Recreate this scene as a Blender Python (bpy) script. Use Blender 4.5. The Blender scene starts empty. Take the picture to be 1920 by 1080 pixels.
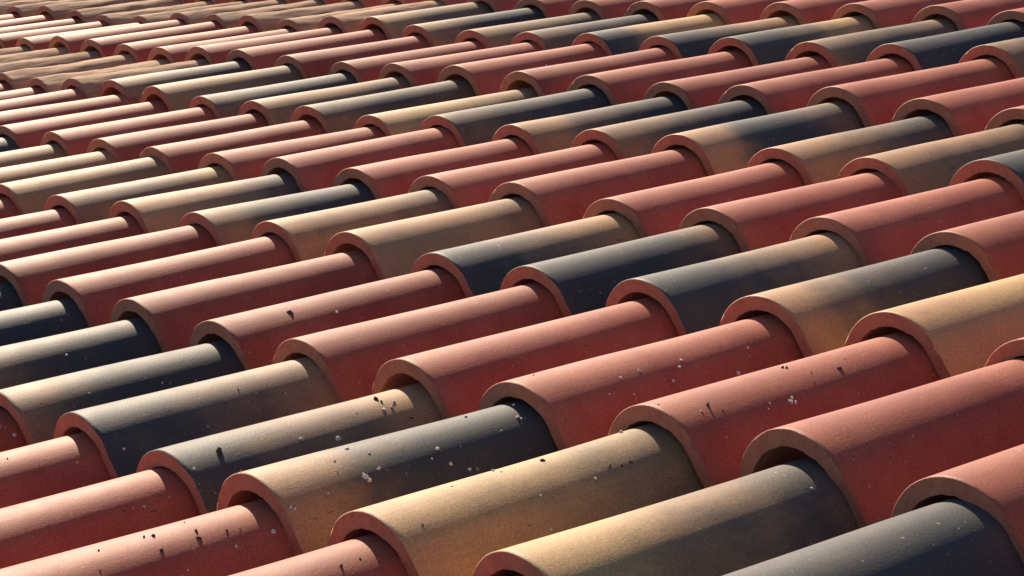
import bpy, bmesh, math, random
from mathutils import Matrix, Vector, noise, Euler

# ------------------------------------------------------------------ frame of the roof
# Tile positions are given in the plane of the roof: u across the columns, v up the
# slope, w out of the roof, in units of one column (0.22 m).
PITCH = math.radians(12.0)
UNIT = 0.22
LIFT = Vector((0.0, 0.0, 3.4))
ROOF = Matrix.Rotation(PITCH, 3, 'X')
CAM_POS = [13.322, -4.9389, 3.7834]
CAM_AXES = [[0.60553, 0.78329, -0.14069], [0.1117, -0.25869, -0.95948], [-0.78795, 0.56528, -0.24414]]
CAM_F = 4362.62
EXPOSED = 1.6231

def world(u, v, w):
    return ROOF @ Vector((u * UNIT, v * UNIT, w * UNIT)) + LIFT

scene = bpy.context.scene

# ------------------------------------------------------------------ camera
right, down, fwd = [ROOF @ Vector(a) for a in CAM_AXES]
cam_data = bpy.data.cameras.new('camera')
cam = bpy.data.objects.new('camera', cam_data)
scene.collection.objects.link(cam)
rot = Matrix((right, -down, -fwd)).transposed()
cam.matrix_world = Matrix.Translation(world(*CAM_POS)) @ rot.to_4x4()
cam_data.sensor_width = 36.0
cam_data.lens = CAM_F / 1920.0 * 36.0
cam_data.clip_start = 0.05
cam_data.clip_end = 500.0
scene.camera = cam

# ------------------------------------------------------------------ light
SUN_ROOF = Vector((-0.75, 0.34, 0.56)).normalized()
sun_dir = ROOF @ SUN_ROOF
sun_data = bpy.data.lights.new('sun', 'SUN')
sun_data.energy = 5.0
sun_data.angle = math.radians(0.5)
sun_data.color = (1.0, 0.835, 0.63)
sun = bpy.data.objects.new('sun', sun_data)
scene.collection.objects.link(sun)
sun.rotation_mode = 'QUATERNION'
sun.rotation_quaternion = sun_dir.to_track_quat('Z', 'Y')
sun.location = (0, 0, 12)

w = bpy.data.worlds.new('World')
scene.world = w
w.use_nodes = True
nt = w.node_tree
sky = nt.nodes.new('ShaderNodeTexSky')
sky.sky_type = 'NISHITA'
sky.air_density = 0.5
sky.dust_density = 0.6
sky.ozone_density = 1.0
sky.sun_disc = False
sky.sun_elevation = math.asin(sun_dir.z)
sky.sun_rotation = math.atan2(sun_dir.x, sun_dir.y)
nt.links.new(sky.outputs['Color'], nt.nodes['Background'].inputs['Color'])
nt.nodes['Background'].inputs['Strength'].default_value = 0.078

scene.view_settings.view_transform = 'Standard'
scene.view_settings.look = 'None'
scene.view_settings.exposure = 1.06
scene.view_settings.gamma = 1.0
scene.view_settings.use_curve_mapping = False

# ------------------------------------------------------------------ materials
class Nodes:
    def __init__(self, name):
        self.mat = bpy.data.materials.new(name)
        self.mat.use_nodes = True
        self.t = self.mat.node_tree
        self.bsdf = self.t.nodes['Principled BSDF']
    def new(self, kind, **kw):
        n = self.t.nodes.new(kind)
        for k, v in kw.items():
            setattr(n, k, v)
        return n
    def link(self, a, b):
        self.t.links.new(a, b)
    def put(self, sock, v):
        if hasattr(v, 'is_output'):
            self.link(v, sock)
        else:
            sock.default_value = v
    def math(self, op, a, b=0.0, clamp=False):
        n = self.new('ShaderNodeMath', operation=op, use_clamp=clamp)
        self.put(n.inputs[0], a); self.put(n.inputs[1], b)
        return n.outputs[0]
    def ramp(self, v, lo, hi, a=0.0, b=1.0):
        n = self.new('ShaderNodeMapRange', interpolation_type='SMOOTHSTEP')
        self.put(n.inputs[0], v)
        for i, x in zip((1, 2, 3, 4), (lo, hi, a, b)):
            self.put(n.inputs[i], x)
        return n.outputs[0]
    def mix(self, f, a, b, blend='MIX'):
        n = self.new('ShaderNodeMix', data_type='RGBA', blend_type=blend)
        self.put(n.inputs['Factor'], f)
        for s, v in (('A', a), ('B', b)):
            sock = [i for i in n.inputs if i.name == s and i.type == 'RGBA'][0]
            self.put(sock, v if hasattr(v, 'is_output') else (*v, 1.0))
        return [o for o in n.outputs if o.type == 'RGBA'][0]
    def noise(self, vec, scale, detail=3.0, rough=0.55):
        n = self.new('ShaderNodeTexNoise')
        self.link(vec, n.inputs['Vector'])
        n.inputs['Scale'].default_value = scale
        n.inputs['Detail'].default_value = detail
        n.inputs['Roughness'].default_value = rough
        return n.outputs['Fac']
    def attr(self, name):
        n = self.new('ShaderNodeAttribute', attribute_type='OBJECT', attribute_name=name)
        return n.outputs['Fac']

def coords(N):
    """object coordinates shifted by a random amount for each tile"""
    tc = N.new('ShaderNodeTexCoord')
    oi = N.new('ShaderNodeObjectInfo')
    add = N.new('ShaderNodeVectorMath', operation='ADD')
    com = N.new('ShaderNodeCombineXYZ')
    N.put(com.inputs[0], N.math('MULTIPLY', oi.outputs['Random'], 37.0))
    N.put(com.inputs[1], N.math('MULTIPLY', oi.outputs['Random'], 91.0))
    N.put(com.inputs[2], N.math('MULTIPLY', oi.outputs['Random'], 53.0))
    N.link(tc.outputs['Object'], add.inputs[0]); N.link(com.outputs[0], add.inputs[1])
    sep = N.new('ShaderNodeSeparateXYZ')
    N.link(tc.outputs['Object'], sep.inputs[0])
    stretch = N.new('ShaderNodeMapping')
    stretch.inputs['Scale'].default_value = (1.0, 0.16, 1.0)
    N.link(add.outputs[0], stretch.inputs['Vector'])
    return sep, add.outputs[0], stretch.outputs[0], oi.outputs['Random']

def glaze_material():
    """the slip-coated face: plain red, or flamed from tan to smoke along its length"""
    N = Nodes('slip_coated_clay')
    sep, vec, vstr, rnd = coords(N)
    t = N.math('DIVIDE', sep.outputs['Y'], EXPOSED * UNIT)
    wob = N.math('SUBTRACT', N.noise(vec, 9.0, 2.0), 0.5)
    t = N.math('ADD', t, N.math('MULTIPLY', wob, 0.55))
    front, mid, head = N.attr('smoke_front'), N.attr('smoke_middle'), N.attr('smoke_head')
    a = N.ramp(t, 0.06, 0.52)
    b = N.ramp(t, 0.50, 0.95)
    s1 = N.math('ADD', front, N.math('MULTIPLY', N.math('SUBTRACT', mid, front), a))
    smoke = N.math('ADD', s1, N.math('MULTIPLY', N.math('SUBTRACT', head, mid), b))
    cloud = N.math('SUBTRACT', N.noise(vec, 16.0, 4.0, 0.6), 0.5)
    streak = N.math('SUBTRACT', N.noise(vstr, 60.0, 3.0, 0.6), 0.5)
    smoke = N.math('ADD', smoke, N.math('MULTIPLY', cloud, 0.42))
    smoke = N.math('ADD', smoke, N.math('MULTIPLY', streak, 0.22), clamp=True)
    smoke = N.ramp(smoke, 0.08, 0.95, 0.0, 0.93)
    yellow = N.ramp(N.math('ADD', N.noise(vec, 7.0, 2.0), N.math('MULTIPLY', N.attr('straw'), 0.35)), 0.60, 0.95)
    tan = N.mix(yellow, TAN, STRAW)
    flamed = N.mix(smoke, tan, SMOKE)
    # dull wine-coloured blush inside the smoked zones
    blush = N.ramp(N.noise(vec, 11.0, 3.0), 0.52, 0.72)
    flamed = N.mix(N.math('MULTIPLY', blush, 0.25), flamed, BLUSH)
    redvar = N.ramp(N.noise(vec, 10.0, 3.0), 0.3, 0.72)
    red = N.mix(redvar, RED_A, RED_B)
    col = N.mix(N.attr('red_slip'), flamed, red)
    # sandy old tiles
    sand = N.mix(N.ramp(N.noise(vstr, 42.0, 5.0, 0.65), 0.34, 0.66), SAND_A, SAND_B)
    col = N.mix(N.attr('weathered'), col, sand)
    # each tile a little lighter or darker, fine mottling, dust specks
    val = N.new('ShaderNodeHueSaturation')
    N.put(val.inputs['Value'], N.math('ADD', 0.84, N.math('MULTIPLY', rnd, 0.3)))
    N.link(col, val.inputs['Color'])
    col = val.outputs['Color']
    grain = N.ramp(N.noise(vec, 420.0, 2.0, 0.7), 0.25, 0.75, 0.78, 1.2)
    grey = N.new('ShaderNodeCombineColor')
    for i in range(3): N.put(grey.inputs[i], grain)
    col = N.mix(1.0, col, grey.outputs[0], 'MULTIPLY')
    sp = N.ramp(N.noise(vec, 150.0, 1.0), 0.745, 0.77)
    col = N.mix(N.math('MULTIPLY', sp, 0.55), col, (0.45, 0.38, 0.32))
    dk = N.ramp(N.noise(vstr, 210.0, 1.0), 0.765, 0.79)
    col = N.mix(N.math('MULTIPLY', dk, 0.6), col, (0.06, 0.035, 0.03))
    N.link(col, N.bsdf.inputs['Base Color'])
    r = N.ramp(N.noise(vec, 30.0, 4.0), 0.3, 0.7, ROUGH - 0.01, ROUGH + 0.02)
    r = N.math('ADD', r, N.math('MULTIPLY', N.attr('weathered'), 0.25), clamp=True)
    N.link(r, N.bsdf.inputs['Roughness'])
    N.bsdf.inputs['IOR'].default_value = IOR
    N.bsdf.inputs['Diffuse Roughness'].default_value = 0.2
    bump = N.new('ShaderNodeBump')
    bump.inputs['Strength'].default_value = 0.35
    bump.inputs['Distance'].default_value = 0.002
    h = N.math('ADD', N.math('MULTIPLY', N.noise(vec, 330.0, 3.0, 0.6), 0.35), N.math('MULTIPLY', N.noise(vstr, 45.0, 3.0), 0.5))
    h = N.math('ADD', h, N.math('MULTIPLY', N.noise(vec, 26.0, 3.0), 0.12))
    wh = N.math('MULTIPLY', N.attr('weathered'), N.math('MULTIPLY', N.noise(vstr, 70.0, 5.0, 0.7), 4.0))
    h = N.math('ADD', h, wh)
    N.link(h, bump.inputs['Height'])
    N.link(bump.outputs[0], N.bsdf.inputs['Normal'])
    return N.mat

def clay_material(name, c1, c2, dark):
    """bare fired clay of the cut ends and undersides"""
    N = Nodes(name)
    sep, vec, vstr, rnd = coords(N)
    f = N.ramp(N.noise(vec, 60.0, 5.0, 0.65), 0.3, 0.7)
    col = N.mix(f, c1, c2)
    col = N.mix(N.math('MULTIPLY', N.attr('weathered'), 0.75), col, SAND_A)
    pit = N.ramp(N.noise(vec, 260.0, 2.0), 0.62, 0.70)
    col = N.mix(N.math('MULTIPLY', pit, 0.5), col, dark)
    N.link(col, N.bsdf.inputs['Base Color'])
    N.bsdf.inputs['Roughness'].default_value = 0.88
    bump = N.new('ShaderNodeBump')
    bump.inputs['Strength'].default_value = 0.5
    bump.inputs['Distance'].default_value = 0.0015
    N.link(N.noise(vec, 240.0, 4.0, 0.7), bump.inputs['Height'])
    N.link(bump.outputs[0], N.bsdf.inputs['Normal'])
    return N.mat

TAN, STRAW = (0.41, 0.225, 0.115), (0.49, 0.300, 0.135)
SMOKE, BLUSH = (0.029, 0.043, 0.054), (0.075, 0.048, 0.044)
RED_A, RED_B = (0.305, 0.074, 0.046), (0.380, 0.116, 0.070)
SAND_A, SAND_B = (0.30, 0.165, 0.100), (0.47, 0.290, 0.180)
ROUGH, IOR = 0.62, 1.31
M_SLIP = glaze_material()
M_CLAY = clay_material('bare_fired_clay', (0.36, 0.12, 0.068), (0.43, 0.165, 0.092), (0.11, 0.04, 0.03))
M_DECK = clay_material('roof_boarding', (0.06, 0.045, 0.035), (0.10, 0.07, 0.05), (0.03, 0.02, 0.02))
M_DARK = clay_material('dark_grit', (0.045, 0.03, 0.025), (0.09, 0.06, 0.045), (0.02, 0.015, 0.015))
M_PALE = clay_material('pale_mortar', (0.55, 0.48, 0.42), (0.72, 0.66, 0.60), (0.35, 0.28, 0.24))

# ------------------------------------------------------------------ the tile
R_FRONT, R_HEAD = 0.405, 0.300      # outer radius of the barrel at the lower and upper end
THICK = 0.083
LENGTH = EXPOSED + 0.24
def section(s, seed, amp):
    """outer profile (x, w) at s = 0 (lower end) .. 1 (line of the next tile's end):
    a round crown, a tighter shoulder, a straight steep flank, then the pan"""
    k = 1 - 0.235 * s
    base = -0.026 * s
    left, right = [], []
    x, w_, a = -0.03, 0.40, 0.0
    for i in range(14):                      # crown, away to the left foot
        st = math.radians(82 / 14); r = 0.42 if i < 6 else 0.395
        am = a + st / 2
        x -= r * st * math.cos(am); w_ -= r * st * math.sin(am); a += st
        left.append((x, w_, -a))
    x, w_, a = -0.03, 0.40, 0.0
    right.append((x, w_, 0.0))
    def arc(deg, r, n, x, w_, a, tag=True):
        for i in range(n):
            st = math.radians(deg / n); am = a + st / 2
            x += r * abs(st) * math.cos(am); w_ -= r * abs(st) * math.sin(am); a += st
            right.append((x, w_, a if tag else None))
        return x, w_, a
    x, w_, a = arc(36, 0.40, 8, x, w_, a)
    x, w_, a = arc(24, 0.25, 6, x, w_, a)
    for i in range(4):
        x += 0.045 * math.cos(a); w_ -= 0.045 * math.sin(a); right.append((x, w_, a))
    pts = [(p[0] * k, p[1] * k + base, p[2]) for p in left[::-1] + right]
    x0, w0, _ = pts[-1]
    x1, w1 = 0.71, -0.005 - 0.115 * s
    sl = math.tan(a)
    for i in range(1, 13):                   # fillet into the pan and on to its far lip
        q = i / 12
        drop = (w0 - w1)
        h = 1 - math.exp(-q * (x1 - x0) * sl / max(drop, 0.02))
        pts.append((x0 + (x1 - x0) * q, w0 - drop * h, None))
    return pts

def tile_mesh(name, seed, lump):
    bm = bmesh.new()
    stations = [0.0, 0.004, 0.03] + [0.03 + (LENGTH - 0.03) * i / 22 for i in range(1, 23)]
    outer, inner = [], []
    for k_, v in enumerate(stations):
        s = v / EXPOSED
        prof = section(s, seed, lump)
        o_, i_ = [], []
        for j, (x, w_, th) in enumerate(prof):
            a = prof[max(j - 1, 0)]; b = prof[min(j + 1, len(prof) - 1)]
            tx, tw = b[0] - a[0], b[1] - a[1]
            L_ = math.hypot(tx, tw); nx, nw = -tw / L_, tx / L_
            p = Vector((x * 1.3, v * 0.9, w_ * 1.3)) + Vector((seed * 7.7, seed * 3.1, 0))
            d = 0.006 * noise.noise(p * 1.2) + 0.0005 * noise.noise(p * 6.0)
            if lump:
                crest = max(0.0, math.cos(th)) if th is not None else 0.0
                fade = min(1.0, 0.45 + v / 0.5) * max(0.0, min(1.0, (EXPOSED + 0.05 - v) / 0.35))
                e = noise.fractal(Vector((x * 5.0, v * 1.6, w_ * 5.0)) + Vector((seed * 11, 0, 0)), 0.8, 2.0, 5)
                d += lump * fade * (0.026 * e * (0.4 + crest) + 0.022 * crest * noise.noise(Vector((seed * 5, v * 1.6, 0))))
            if v == 0.0: d -= 0.004
            # slight sideways bow and a ragged cut at the lower end
            bow = 0.010 * math.sin(seed * 2.1) * math.sin(v / LENGTH * math.pi)
            x += bow
            rag = 0.0
            if k_ < 2: rag = 0.005 * noise.noise(Vector((x * 9, w_ * 9, seed * 3.3))) + 0.0035 * noise.noise(Vector((x * 40, w_ * 40, seed)))
            chip = noise.noise(Vector((x * 14 + seed * 9, w_ * 14, 4.0)))
            if k_ == 0 and chip > 0.42: d -= 0.05 * (chip - 0.42)
            o_.append(bm.verts.new(((x + nx * d) * UNIT, (v + rag) * UNIT, (w_ + nw * d) * UNIT)))
            tk = THICK if th is not None else THICK - (THICK - 0.055) * min(1, (j - 32) / 5)
            if lump: tk *= 1 + 0.25 * noise.noise(Vector((x * 4, seed, 1)))
            if k_ == 0: tk += 0.006 * noise.noise(Vector((x * 30, w_ * 30, seed * 2))) + 0.004 * noise.noise(Vector((x * 80, w_ * 80, seed)))
            i_.append(bm.verts.new(((x - nx * tk) * UNIT, (v + rag * 0.6) * UNIT, (w_ - nw * tk) * UNIT)))
        outer.append(o_); inner.append(i_)
    m = len(outer[0])
    for k in range(len(stations) - 1):
        for j in range(m - 1):
            f = bm.faces.new((outer[k][j], outer[k][j + 1], outer[k + 1][j + 1], outer[k + 1][j])); f.material_index = 0; f.smooth = True
            f = bm.faces.new((inner[k][j + 1], inner[k][j], inner[k + 1][j], inner[k + 1][j + 1])); f.material_index = 1; f.smooth = True
        for j in (0, m - 1):
            q = (outer[k][j], outer[k + 1][j], inner[k + 1][j], inner[k][j])
            f = bm.faces.new(q if j == 0 else q[::-1]); f.material_index = 1
    for k in (0, len(stations) - 1):
        for j in range(m - 1):
            q = (outer[k][j + 1], outer[k][j], inner[k][j], inner[k][j + 1])
            f = bm.faces.new(q if k == 0 else q[::-1]); f.material_index = 1
    # keep the cut end crisp
    for e in bm.edges:
        if len(e.link_faces) == 2:
            a, b = e.link_faces
            if a.material_index != b.material_index or a.normal.angle(b.normal, 0) > 0.7 or not (a.smooth and b.smooth):
                e.smooth = False
    bmesh.ops.recalc_face_normals(bm, faces=bm.faces)
    me = bpy.data.meshes.new(name)
    bm.to_mesh(me); bm.free()
    me.materials.append(M_SLIP); me.materials.append(M_CLAY)
    return me

PLAIN = [tile_mesh('clay_tile', s, 0.0) for s in range(9)]
LUMPY = [tile_mesh('weathered_clay_tile', s + 20, 0.5) for s in range(6)]

POS = {
    -1: {0: (0.081, -1.561, -0.013), 1: (1.099, -1.524, -0.022), 2: (2.072, -1.513, -0.015), 3: (3.076, -1.525, -0.011), 4: (4.033, -1.528, 0.008), 5: (4.985, -1.497, 0.006), 6: (5.957, -1.462, -0.002)},
    0: {-3: (-2.949, -0.045, 0.004), -2: (-1.942, -0.007, 0.004), -1: (-0.942, 0.024, -0.004), 0: (0.079, 0.059, -0.013), 1: (1.129, 0.135, -0.033), 2: (2.052, 0.160, -0.015), 3: (3.118, 0.108, -0.030), 4: (4.033, 0.071, 0.026), 5: (4.962, 0.118, 0.008), 6: (5.947, 0.187, -0.016), 7: (6.947, 0.157, -0.001), 8: (7.946, 0.158, -0.002)},
    1: {-6: (-5.996, 1.417, 0.003), -5: (-4.976, 1.454, 0.004), -4: (-3.944, 1.492, 0.005), -3: (-2.954, 1.559, 0.007), -2: (-1.941, 1.605, 0.016), -1: (-0.977, 1.607, 0.007), 0: (0.046, 1.592, 0.002), 1: (1.102, 1.591, -0.012), 2: (2.038, 1.619, -0.012), 3: (3.081, 1.641, 0.009), 4: (4.043, 1.662, 0.019), 5: (4.979, 1.774, 0.008), 6: (5.910, 1.813, 0.027), 7: (6.912, 1.771, 0.001), 8: (7.926, 1.778, 0.007)},
    2: {-9: (-9.163, 3.066, 0.004), -8: (-8.094, 3.005, 0.002), -7: (-7.015, 2.996, 0.004), -6: (-6.000, 3.026, 0.002), -5: (-5.003, 3.084, 0.007), -4: (-3.906, 3.071, 0.003), -3: (-2.977, 3.177, 0.002), -2: (-1.933, 3.225, -0.010), -1: (-0.970, 3.294, -0.002), 0: (0.044, 3.303, 0.012), 1: (1.108, 3.279, -0.020), 2: (2.047, 3.322, -0.020), 3: (3.083, 3.343, 0.010), 4: (4.059, 3.384, 0.011), 5: (4.976, 3.458, 0.013), 6: (5.979, 3.411, 0.012), 7: (6.955, 3.407, 0.008)},
    3: {-13: (-13.045, 4.845, -0.000), -12: (-12.063, 4.806, -0.006), -11: (-11.083, 4.764, -0.005), -10: (-10.174, 4.750, 0.001), -9: (-9.175, 4.693, 0.004), -8: (-8.148, 4.595, -0.006), -7: (-6.984, 4.560, 0.010), -6: (-6.051, 4.580, -0.003), -5: (-4.995, 4.553, -0.011), -4: (-3.905, 4.555, 0.006), -3: (-2.987, 4.635, 0.017), -2: (-1.941, 4.671, -0.002), -1: (-0.972, 4.728, -0.007), 0: (0.040, 4.753, 0.014), 1: (1.112, 4.773, -0.020), 2: (2.057, 4.827, -0.023), 3: (3.097, 4.857, 0.008), 4: (4.087, 4.899, -0.003), 5: (5.048, 4.944, 0.004)},
    4: {-17: (-16.892, 6.571, -0.009), -16: (-15.882, 6.509, -0.011), -15: (-14.906, 6.493, -0.003), -14: (-14.005, 6.511, 0.005), -13: (-13.045, 6.474, 0.000), -12: (-12.051, 6.444, -0.013), -11: (-10.997, 6.367, -0.016), -10: (-10.240, 6.440, -0.003), -9: (-9.366, 6.467, 0.013), -8: (-8.146, 6.318, 0.025), -7: (-6.973, 6.214, 0.001), -6: (-6.040, 6.245, -0.007), -5: (-4.997, 6.201, 0.007), -4: (-3.894, 6.166, -0.014), -3: (-2.980, 6.259, 0.012), -2: (-1.936, 6.265, -0.015), -1: (-0.965, 6.348, -0.012), 0: (0.041, 6.351, 0.011), 1: (1.109, 6.349, -0.023), 2: (2.043, 6.348, -0.029), 3: (3.078, 6.393, 0.011), 4: (4.072, 6.442, -0.001)},
    5: {-20: (-19.934, 8.272, 0.001), -19: (-18.934, 8.266, 0.001), -18: (-17.936, 8.265, 0.001), -17: (-16.889, 8.200, -0.009), -16: (-15.871, 8.141, -0.010), -15: (-14.819, 8.077, -0.001), -14: (-14.018, 8.181, 0.027), -13: (-13.035, 8.133, 0.018), -12: (-12.059, 8.080, 0.002), -11: (-11.011, 7.989, 0.011), -10: (-10.254, 8.072, 0.026), -9: (-9.370, 8.090, 0.010), -8: (-8.139, 7.970, 0.009), -7: (-6.965, 7.910, -0.004), -6: (-6.044, 7.927, 0.012), -5: (-4.993, 7.928, 0.026), -4: (-3.902, 7.878, 0.022), -3: (-2.971, 7.948, 0.007), -2: (-1.931, 7.961, -0.012), -1: (-0.973, 7.988, -0.005), 0: (0.045, 8.034, 0.015), 1: (1.082, 7.945, -0.009), 2: (2.024, 7.940, -0.032), 3: (3.056, 7.989, -0.012)},
    6: {-22: (-21.963, 9.936, 0.005), -21: (-20.949, 9.920, 0.001), -20: (-19.945, 9.917, -0.000), -19: (-18.945, 9.916, -0.000), -18: (-17.988, 9.956, 0.012), -17: (-16.891, 9.879, -0.015), -16: (-15.793, 9.750, -0.043), -15: (-14.815, 9.789, -0.040), -14: (-14.007, 9.945, -0.013), -13: (-13.027, 9.909, -0.005), -12: (-12.062, 9.850, 0.008), -11: (-11.003, 9.780, -0.006), -10: (-10.242, 9.915, 0.021), -9: (-9.368, 9.926, 0.028), -8: (-8.150, 9.679, 0.009), -7: (-6.980, 9.590, -0.007), -6: (-6.045, 9.642, -0.011), -5: (-4.998, 9.624, 0.006), -4: (-3.904, 9.603, 0.006), -3: (-2.977, 9.698, 0.007), -2: (-1.934, 9.717, -0.015), -1: (-0.966, 9.770, -0.016), 0: (0.068, 9.836, -0.009), 1: (1.061, 9.700, -0.010)},
    7: {-18: (-17.946, 11.540, -0.000), -17: (-16.888, 11.486, -0.016), -16: (-15.847, 11.427, -0.029), -15: (-14.873, 11.436, -0.025), -14: (-13.971, 11.493, -0.010), -13: (-13.018, 11.484, -0.002), -12: (-12.054, 11.448, 0.003), -11: (-11.079, 11.418, 0.004), -10: (-10.192, 11.446, 0.014), -9: (-9.229, 11.415, 0.016), -8: (-8.120, 11.305, 0.009), -7: (-7.037, 11.256, 0.004), -6: (-6.055, 11.261, 0.004), -5: (-5.006, 11.251, 0.019), -4: (-3.906, 11.269, 0.025), -3: (-2.969, 11.367, 0.008), -2: (-1.927, 11.408, -0.003), -1: (-0.972, 11.368, -0.026), 0: (0.048, 11.377, -0.012)},
    8: {-20: (-19.988, 13.202, 0.012), -19: (-18.963, 13.182, 0.005), -18: (-17.949, 13.167, 0.001), -17: (-16.886, 13.109, -0.017), -16: (-15.839, 13.047, -0.031), -15: (-14.865, 13.056, -0.027), -14: (-13.969, 13.119, -0.011), -13: (-13.019, 13.113, -0.002), -12: (-12.052, 13.078, 0.003), -11: (-11.080, 13.050, 0.005), -10: (-10.204, 13.083, 0.016), -9: (-9.243, 13.050, 0.017), -8: (-8.124, 12.931, 0.009), -7: (-7.036, 12.878, 0.004), -6: (-6.027, 12.881, 0.006), -5: (-4.991, 12.884, 0.013), -4: (-3.946, 12.905, 0.015), -3: (-2.955, 12.958, 0.006), -2: (-1.945, 12.990, -0.004), -1: (-0.959, 12.994, -0.015)},
}

# tone of every tile: R = red slip; W = old sandy tile; or three numbers, the smoke at
# the lower end, the middle and the head (0 tan .. 9 smoke); a trailing y = straw yellow
TONES = {
    -1: {1: 'R', 2: 'R', 3: 'R', 4: 'R', 5: 'R', 6: 'R'},
    0: {-3: '888', -2: '999', -1: '889', 0: '379', 1: '499', 2: '862', 3: '851', 4: '289', 5: '235y', 6: '047y', 7: '888', 8: '666'},
    1: {},
    2: {-9: '999', -8: '999', -7: '223', -6: '222', -5: '225', -4: '552', -3: '238', -2: '389', -1: '236', 0: '125',
        1: '951', 2: '885', 3: '962', 4: '279', 5: '012y', 6: 'R', 7: 'R'},
    3: {},
    4: {-17: 'W', -16: 'W', -15: 'W', -14: 'W', -13: 'W', -12: 'W', -11: 'W', -10: 'W', -9: '467', -8: '125', -7: '678', -6: '125', -5: '576', -4: '124y',
        -3: '678', -2: '269', -1: '369', 0: '296', 1: '257', 2: '225', 3: '877', 4: '555'},
    5: {},
    6: {-9: '255', -8: '289', -7: '346', -6: '578', -5: '821y', -4: '851', -3: '962y', -2: '465', -1: '898', 0: '489', 1: '777'},
    7: {},
    8: {},
}
for k in range(-24, -9): TONES[6][k] = 'W'
TONES[6][-9] = '255'

ORD = ['first', 'second', 'third', 'fourth', 'fifth', 'sixth', 'seventh', 'eighth', 'ninth', 'tenth', 'eleventh',
       'twelfth', 'thirteenth', 'fourteenth', 'fifteenth', 'sixteenth', 'seventeenth', 'eighteenth', 'nineteenth',
       'twentieth', 'twenty-first', 'twenty-second', 'twenty-third', 'twenty-fourth']
VISIBLE = {-1: (1, 5), 0: (-2, 7), 1: (-5, 7), 2: (-8, 6), 3: (-12, 4), 4: (-16, 3), 5: (-19, 2), 6: (-22, 0), 7: (-17, -1)}
def course(r):
    return 'the lowest course' if r == -1 else 'the %s course up' % ORD[r + 1]

def look(code, rng):
    if code == 'R': return 'plain red clay tile'
    if code == 'W': return 'old sandy lumpy tile'
    a, b, c = [int(x) for x in code[:3]]
    word = lambda n: 'tan' if n < 4 else ('grey' if n < 7 else 'smoky blue')
    if code.endswith('y') and a < 4 and c < 7: return 'straw-yellow to tan tile'
    wa, wc = word(a), word(c)
    if wa == wc: return '%s tile' % wa
    return 'tile fading from %s to %s' % (wa, wc)

def make_tile(r, k):
    rng = random.Random(r * 1000 + k)
    u, v, w_ = POS[r][k]
    code = TONES[r].get(k, 'R')
    if r == 0 and k > 5: w_ += 0.022          # these two ride a little high
    lumpy = code == 'W'
    o = bpy.data.objects.new('clay_tile', (LUMPY if lumpy else PLAIN)[rng.randrange(6 if lumpy else 9)])
    scene.collection.objects.link(o)
    j = Euler((math.radians(rng.uniform(-0.25, 0.25)), math.radians(rng.uniform(-1.6, 1.6)), math.radians(rng.uniform(-0.8, 0.8)))).to_matrix()
    o.matrix_world = Matrix.Translation(world(u, v, w_)) @ (ROOF @ j).to_4x4()
    sf = sm = sh = 0.0
    if code[0].isdigit(): sf, sm, sh = [int(x) / 9 for x in code[:3]]
    o['red_slip'] = 1.0 if code == 'R' else 0.0
    o['weathered'] = 1.0 if lumpy else 0.0
    o['straw'] = 1.0 if code.endswith('y') else 0.0
    o['smoke_front'], o['smoke_middle'], o['smoke_head'] = sf, sm, sh
    o['category'] = 'tile'
    lo, hi = VISIBLE.get(r, (-20, -1))
    what = look(code, rng)
    if r == 8:
        o['label'] = '%s, %s from right in the course above the top edge' % (what, ORD[-1 - k] if -1 - k >= 0 else 'first')
    elif k > hi:
        o['label'] = '%s just beyond the right end of %s' % (what, course(r))
    elif k < lo:
        o['label'] = '%s just beyond the left end of %s' % (what, course(r))
    else:
        n = hi - k
        o['label'] = '%s, %s in %s' % (what, 'rightmost' if n == 0 else ORD[n] + ' from right', course(r))
    o['group'] = 'clay tiles laid in courses on the roof'
    return o

tiles = {}
for r in POS:
    for k in POS[r]:
        tiles[(r, k)] = make_tile(r, k)

# ------------------------------------------------------------------ boarding below the tiles
def add_deck():
    bm = bmesh.new()
    for a, b, c in ((-30, -6, -0.32), (18, -6, -0.32), (18, 18, -0.32), (-30, 18, -0.32)):
        bm.verts.new(world(a, b, c))
    for a, b, c in ((-30, -6, -0.42), (18, -6, -0.42), (18, 18, -0.42), (-30, 18, -0.42)):
        bm.verts.new(world(a, b, c))
    v = list(bm.verts)
    bm.faces.new(v[:4]); bm.faces.new(v[:3:-1])
    for i in range(4):
        q = (i + 1) % 4
        bm.faces.new((v[i], v[i + 4], v[q + 4], v[q]))
    bmesh.ops.recalc_face_normals(bm, faces=bm.faces)
    me = bpy.data.meshes.new('roof_deck'); bm.to_mesh(me); bm.free()
    me.materials.append(M_DECK)
    o = bpy.data.objects.new('roof_deck', me); scene.collection.objects.link(o)
    o['kind'] = 'structure'
add_deck()

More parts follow.
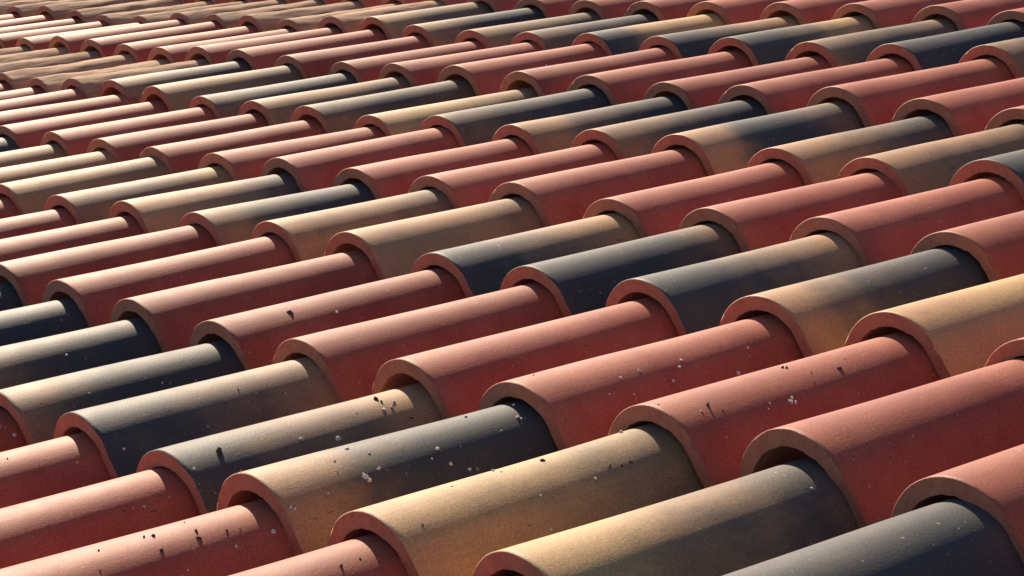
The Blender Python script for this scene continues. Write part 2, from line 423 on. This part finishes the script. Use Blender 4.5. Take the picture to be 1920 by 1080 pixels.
# loose crumbs of mortar and dark grit: tile they lie on, place (u, v, w), normal, size, kind
CRUMBS = [
    ((0, 3), (3.237, 0.341, 0.325), (0.4, 0.08, 0.91), 0.0252, 'd'),
    ((-1, 4), (4.061, -0.544, 0.334), (0.1, 0.07, 0.99), 0.0125, 'd'),
    ((-1, 4), (4.076, -0.504, 0.33), (0.1, 0.07, 0.99), 0.0125, 'd'),
    ((-1, 4), (4.137, -0.318, 0.303), (0.32, 0.07, 0.94), 0.0146, 'd'),
    ((-1, 4), (4.184, -0.335, 0.284), (0.47, 0.06, 0.88), 0.0167, 'd'),
    ((-1, 4), (4.192, -0.535, 0.294), (0.47, 0.06, 0.88), 0.0165, 'd'),
    ((-1, 4), (4.066, -0.778, 0.35), (0.1, 0.07, 0.99), 0.0103, 'd'),
    ((-1, 4), (4.187, -0.189, 0.272), (0.47, 0.07, 0.88), 0.0105, 'd'),
    ((-1, 4), (4.199, -0.127, 0.26), (0.54, 0.07, 0.84), 0.0084, 'd'),
    ((-1, 3), (3.267, -0.246, 0.206), (0.75, 0.08, 0.65), 0.0079, 'd'),
    ((-1, 4), (4.021, -0.31, 0.318), (-0.08, 0.07, 0.99), 0.0074, 'd'),
    ((-1, 5), (5.085, -0.143, 0.276), (0.43, 0.07, 0.9), 0.0176, 'd'),
    ((0, 3), (3.125, 1.382, 0.27), (0.17, 0.08, 0.98), 0.0229, 'd'),
    ((0, 3), (3.168, 1.386, 0.26), (0.25, 0.08, 0.97), 0.0144, 'd'),
    ((0, 3), (3.2, 1.445, 0.244), (0.4, 0.08, 0.92), 0.012, 'd'),
    ((0, 3), (3.304, 1.47, 0.168), (0.79, 0.07, 0.61), 0.0144, 'd'),
    ((0, 2), (2.197, 1.075, 0.276), (0.47, 0.07, 0.88), 0.0076, 'd'),
    ((1, 1), (1.206, 2.06, 0.328), (0.4, 0.07, 0.91), 0.025, 'd'),
    ((0, 5), (4.929, 0.589, 0.375), (-0.03, 0.07, 1.0), 0.0082, 'd'),
    ((0, 5), (5.14, 0.266, 0.34), (0.5, 0.06, 0.86), 0.0129, 'd'),
    ((0, 4), (4.012, 1.342, 0.327), (-0.04, 0.08, 1.0), 0.0091, 'd'),
    ((0, 4), (4.185, 0.446, 0.355), (0.49, 0.08, 0.87), 0.0064, 'd'),
    ((-1, 2), (2.098, -0.301, 0.285), (0.21, 0.08, 0.97), 0.0085, 'd'),
    ((-1, 3), (3.251, -0.644, 0.26), (0.6, 0.07, 0.8), 0.0078, 'd'),
    ((-1, 5), (5.073, -0.037, 0.273), (0.43, 0.06, 0.9), 0.0069, 'd'),
    ((0, 4), (4.109, 0.487, 0.382), (0.28, 0.08, 0.96), 0.0076, 'd'),
    ((-1, 4), (4.2, -0.85, 0.311), (0.47, 0.06, 0.88), 0.0082, 'd'),
    ((0, 3), (3.209, 1.199, 0.261), (0.4, 0.07, 0.91), 0.0059, 'd'),
    ((1, 1), (1.285, 2.343, 0.26), (0.65, 0.07, 0.76), 0.014, 'w'),
    ((0, 0), (0.282, 0.967, 0.237), (0.66, 0.07, 0.75), 0.0128, 'w'),
    ((0, 2), (2.336, 0.257, 0.205), (0.86, 0.05, 0.51), 0.0122, 'w'),
    ((0, 3), (3.309, 0.15, 0.302), (0.54, 0.07, 0.84), 0.0113, 'w'),
    ((0, 4), (3.893, 0.097, 0.413), (-0.24, 0.07, 0.97), 0.0086, 'w'),
    ((0, 3), (3.289, 0.795, 0.255), (0.59, 0.08, 0.8), 0.0151, 'w'),
    ((0, 3), (3.323, 0.993, 0.203), (0.75, 0.08, 0.66), 0.0199, 'w'),
    ((0, 4), (4.012, 0.622, 0.386), (0.06, 0.08, 0.99), 0.0142, 'w'),
    ((0, 4), (4.224, 0.653, 0.311), (0.56, 0.08, 0.83), 0.013, 'w'),
    ((0, 4), (4.246, 0.558, 0.303), (0.67, 0.07, 0.74), 0.0194, 'w'),
    ((0, 4), (4.262, 0.567, 0.286), (0.72, 0.07, 0.69), 0.0172, 'w'),
    ((0, 4), (4.233, 0.557, 0.314), (0.62, 0.08, 0.78), 0.0108, 'w'),
    ((0, 4), (4.202, 1.017, 0.292), (0.56, 0.08, 0.83), 0.0154, 'w'),
    ((0, 4), (4.268, 1.037, 0.221), (0.85, 0.07, 0.52), 0.0143, 'w'),
    ((0, 4), (4.291, 1.126, 0.169), (0.87, 0.07, 0.49), 0.0132, 'w'),
    ((0, 5), (4.866, 0.87, 0.348), (-0.13, 0.08, 0.99), 0.0104, 'w'),
    ((0, 5), (4.923, 0.875, 0.353), (-0.03, 0.08, 1.0), 0.0083, 'w'),
    ((0, 4), (4.292, 0.124, 0.296), (0.82, 0.06, 0.57), 0.0116, 'w'),
    ((0, 4), (4.284, 0.109, 0.307), (0.78, 0.06, 0.63), 0.0095, 'w'),
    ((-1, 4), (4.263, -0.196, 0.211), (0.8, 0.06, 0.6), 0.0094, 'w'),
    ((-1, 4), (4.247, 0.017, 0.208), (0.75, 0.07, 0.65), 0.019, 'w'),
    ((-1, 3), (3.268, -0.137, 0.191), (0.8, 0.09, 0.6), 0.0079, 'w'),
    ((-1, 3), (3.254, 0.015, 0.187), (0.75, 0.09, 0.65), 0.0068, 'w'),
    ((0, 4), (4.272, 0.325, 0.3), (0.72, 0.07, 0.69), 0.0064, 'w'),
    ((0, 3), (3.235, 1.353, 0.236), (0.47, 0.08, 0.88), 0.0155, 'w'),
    ((0, 3), (3.228, 1.407, 0.235), (0.47, 0.08, 0.88), 0.012, 'w'),
    ((0, 3), (3.208, 1.434, 0.242), (0.4, 0.08, 0.92), 0.0084, 'w'),
    ((0, 1), (1.324, 0.587, 0.263), (0.57, 0.07, 0.82), 0.0079, 'w'),
    ((0, 1), (1.351, 1.043, 0.196), (0.77, 0.06, 0.63), 0.008, 'w'),
    ((-1, 1), (1.307, 0.096, 0.157), (0.85, 0.08, 0.52), 0.0182, 'w'),
    ((-1, 2), (2.234, 0.024, 0.183), (0.72, 0.07, 0.69), 0.0073, 'w'),
    ((-1, 4), (4.289, -0.47, 0.199), (0.86, 0.04, 0.51), 0.0082, 'w'),
    ((1, 3), (3.425, 1.701, 0.13), (0.85, 0.05, 0.52), 0.0084, 'w'),
    ((0, 4), (4.193, 1.418, 0.263), (0.56, 0.07, 0.82), 0.0067, 'w'),
    ((0, 4), (4.118, 0.68, 0.363), (0.28, 0.08, 0.96), 0.0087, 'w'),
    ((0, 4), (4.238, 0.954, 0.269), (0.67, 0.07, 0.74), 0.0066, 'w'),
    ((0, 2), (2.279, 1.322, 0.191), (0.8, 0.06, 0.6), 0.0064, 'w'),
    ((0, 2), (2.326, 0.78, 0.168), (0.86, 0.05, 0.51), 0.0062, 'w'),
    ((1, 4), (4.209, 2.331, 0.31), (0.56, 0.08, 0.82), 0.0152, 'w'),
    ((1, 4), (4.221, 2.191, 0.315), (0.57, 0.08, 0.82), 0.0116, 'w'),
    ((1, 4), (4.208, 2.622, 0.284), (0.56, 0.08, 0.82), 0.0119, 'w'),
    ((1, 4), (4.239, 2.576, 0.265), (0.67, 0.08, 0.74), 0.0118, 'w'),
    ((1, 4), (4.282, 2.487, 0.222), (0.85, 0.07, 0.52), 0.0141, 'w'),
    ((1, 4), (4.298, 2.927, 0.136), (0.86, 0.07, 0.5), 0.0193, 'w'),
    ((1, 4), (4.227, 3.08, 0.225), (0.72, 0.07, 0.69), 0.0085, 'w'),
    ((1, 5), (5.193, 2.475, 0.274), (0.67, 0.06, 0.74), 0.0111, 'w'),
    ((1, 5), (5.208, 2.454, 0.261), (0.72, 0.06, 0.69), 0.0155, 'w'),
    ((1, 5), (5.213, 2.474, 0.253), (0.77, 0.05, 0.64), 0.0133, 'w'),
    ((1, 5), (5.203, 2.446, 0.267), (0.72, 0.06, 0.69), 0.0111, 'w'),
    ((1, 5), (5.189, 2.33, 0.289), (0.67, 0.05, 0.74), 0.0066, 'w'),
    ((1, 5), (5.209, 2.3, 0.271), (0.72, 0.05, 0.69), 0.0055, 'w'),
    ((1, 4), (4.28, 2.059, 0.276), (0.77, 0.07, 0.63), 0.0069, 'w'),
    ((0, 5), (5.157, 0.909, 0.271), (0.63, 0.08, 0.78), 0.0082, 'w'),
    ((0, 5), (5.15, 1.237, 0.245), (0.67, 0.07, 0.74), 0.0094, 'w'),
    ((0, 5), (4.864, 1.647, 0.294), (-0.13, 0.06, 0.99), 0.0141, 'w'),
    ((0, 6), (6.13, 1.675, 0.24), (0.53, 0.07, 0.84), 0.01, 'w'),
    ((0, 4), (4.143, 1.563, 0.28), (0.43, 0.07, 0.9), 0.0125, 'w'),
    ((0, 4), (4.158, 1.575, 0.272), (0.5, 0.07, 0.87), 0.0091, 'w'),
    ((0, 4), (4.024, 1.633, 0.304), (0.05, 0.07, 1.0), 0.0115, 'w'),
    ((0, 5), (5.249, 0.871, 0.138), (0.87, 0.06, 0.48), 0.0122, 'w'),
    ((1, 4), (4.296, 2.206, 0.235), (0.85, 0.06, 0.52), 0.0093, 'w'),
    ((1, 5), (5.123, 1.946, 0.355), (0.42, 0.05, 0.91), 0.0065, 'w'),
    ((1, 5), (5.099, 2.009, 0.362), (0.35, 0.05, 0.94), 0.0207, 'd'),
    ((1, 5), (4.964, 2.644, 0.346), (0.03, 0.07, 1.0), 0.0148, 'd'),
    ((1, 5), (4.984, 2.653, 0.345), (0.03, 0.07, 1.0), 0.0148, 'd'),
    ((1, 5), (5.117, 2.887, 0.295), (0.48, 0.06, 0.88), 0.0171, 'd'),
    ((1, 5), (5.09, 2.716, 0.318), (0.33, 0.07, 0.94), 0.0079, 'd'),
    ((1, 5), (5.157, 2.67, 0.287), (0.55, 0.06, 0.83), 0.0068, 'd'),
    ((1, 5), (5.151, 2.056, 0.333), (0.49, 0.06, 0.87), 0.0076, 'd'),
    ((0, 5), (5.117, 1.353, 0.261), (0.56, 0.07, 0.83), 0.0189, 'd'),
    ((0, 5), (5.126, 1.417, 0.249), (0.62, 0.07, 0.78), 0.0116, 'd'),
    ((0, 5), (5.126, 1.474, 0.244), (0.62, 0.07, 0.78), 0.0169, 'd'),
    ((0, 5), (4.935, 1.108, 0.335), (-0.03, 0.07, 1.0), 0.0178, 'd'),
    ((1, 5), (4.967, 1.816, 0.403), (0.04, 0.06, 1.0), 0.0076, 'd'),
    ((1, 4), (3.981, 1.816, 0.404), (-0.04, 0.07, 1.0), 0.0081, 'd'),
    ((1, 5), (5.059, 2.986, 0.31), (0.25, 0.07, 0.97), 0.0058, 'd'),
    ((4, 0), (0.09, 8.009, 0.281), (0.3, 0.07, 0.95), 0.0236, 'd'),
    ((5, -5), (-4.77, 8.84, 0.239), (0.84, 0.07, 0.54), 0.0199, 'w'),
]

def crumb_mesh(name, seed, mat, upright):
    rng = random.Random(seed)
    bm = bmesh.new()
    bmesh.ops.create_icosphere(bm, subdivisions=2, radius=1.0)
    sx, sy, sz = (rng.uniform(0.5, 0.9), rng.uniform(0.7, 1.3), rng.uniform(0.6, 1.05)) if upright else \
                 (rng.uniform(0.8, 1.1), rng.uniform(0.8, 1.4), rng.uniform(0.6, 0.9))
    for v in bm.verts:
        n = noise.fractal(v.co * 1.1 + Vector((seed * 5.1, 0, 0)), 0.8, 2.0, 3)
        v.co *= 1 + 0.55 * n
        v.co = Vector((v.co.x * sx, v.co.y * sy, v.co.z * sz))
    me = bpy.data.meshes.new(name); bm.to_mesh(me); bm.free()
    me.materials.append(mat)
    return me
GRIT = [crumb_mesh('dark_chip', s, M_DARK, True) for s in range(5)]
MORTAR = [crumb_mesh('mortar_crumb', s + 9, M_PALE, False) for s in range(5)]
by_tile = {}
for c in CRUMBS: by_tile.setdefault((c[0], c[4]), []).append(c)
def tile_phrase(rk):
    r, k = rk; n = VISIBLE[r][1] - k
    return '%s tile of %s' % ('rightmost' if n == 0 else ORD[n] + '-from-right', course(r))
ci = 0
for (rk, kind), lst in by_tile.items():
    lst.sort(key=lambda c: c[1][1])
    for i, (_, q, n, size, _k) in enumerate(lst):
        ci += 1
        rng = random.Random(ci * 7)
        o = bpy.data.objects.new('dark_chip' if kind == 'd' else 'mortar_crumb', (GRIT if kind == 'd' else MORTAR)[ci % 5])
        scene.collection.objects.link(o)
        nw = (ROOF @ Vector(n)).normalized()
        rot = nw.to_track_quat('Z', 'Y').to_matrix() @ Matrix.Rotation(rng.uniform(0, 6.28), 3, 'Z')
        sc = size * UNIT * (0.6 if kind == 'd' else 0.68)
        o.matrix_world = Matrix.Translation(world(*q) + nw * sc * (0.35 if kind == 'd' else 0.3)) @ rot.to_4x4() @ Matrix.Scale(sc, 4)
        o['category'] = 'chip' if kind == 'd' else 'crumb'
        what = 'dark chip' if kind == 'd' else 'pale mortar crumb'
        place = 'only one' if len(lst) == 1 else ORD[i] + ' going upslope'
        o['label'] = '%s, %s on %s' % (what, place, tile_phrase(rk))
        o['group'] = 'dark chips scattered on the tiles' if kind == 'd' else 'pale mortar crumbs scattered on the tiles'
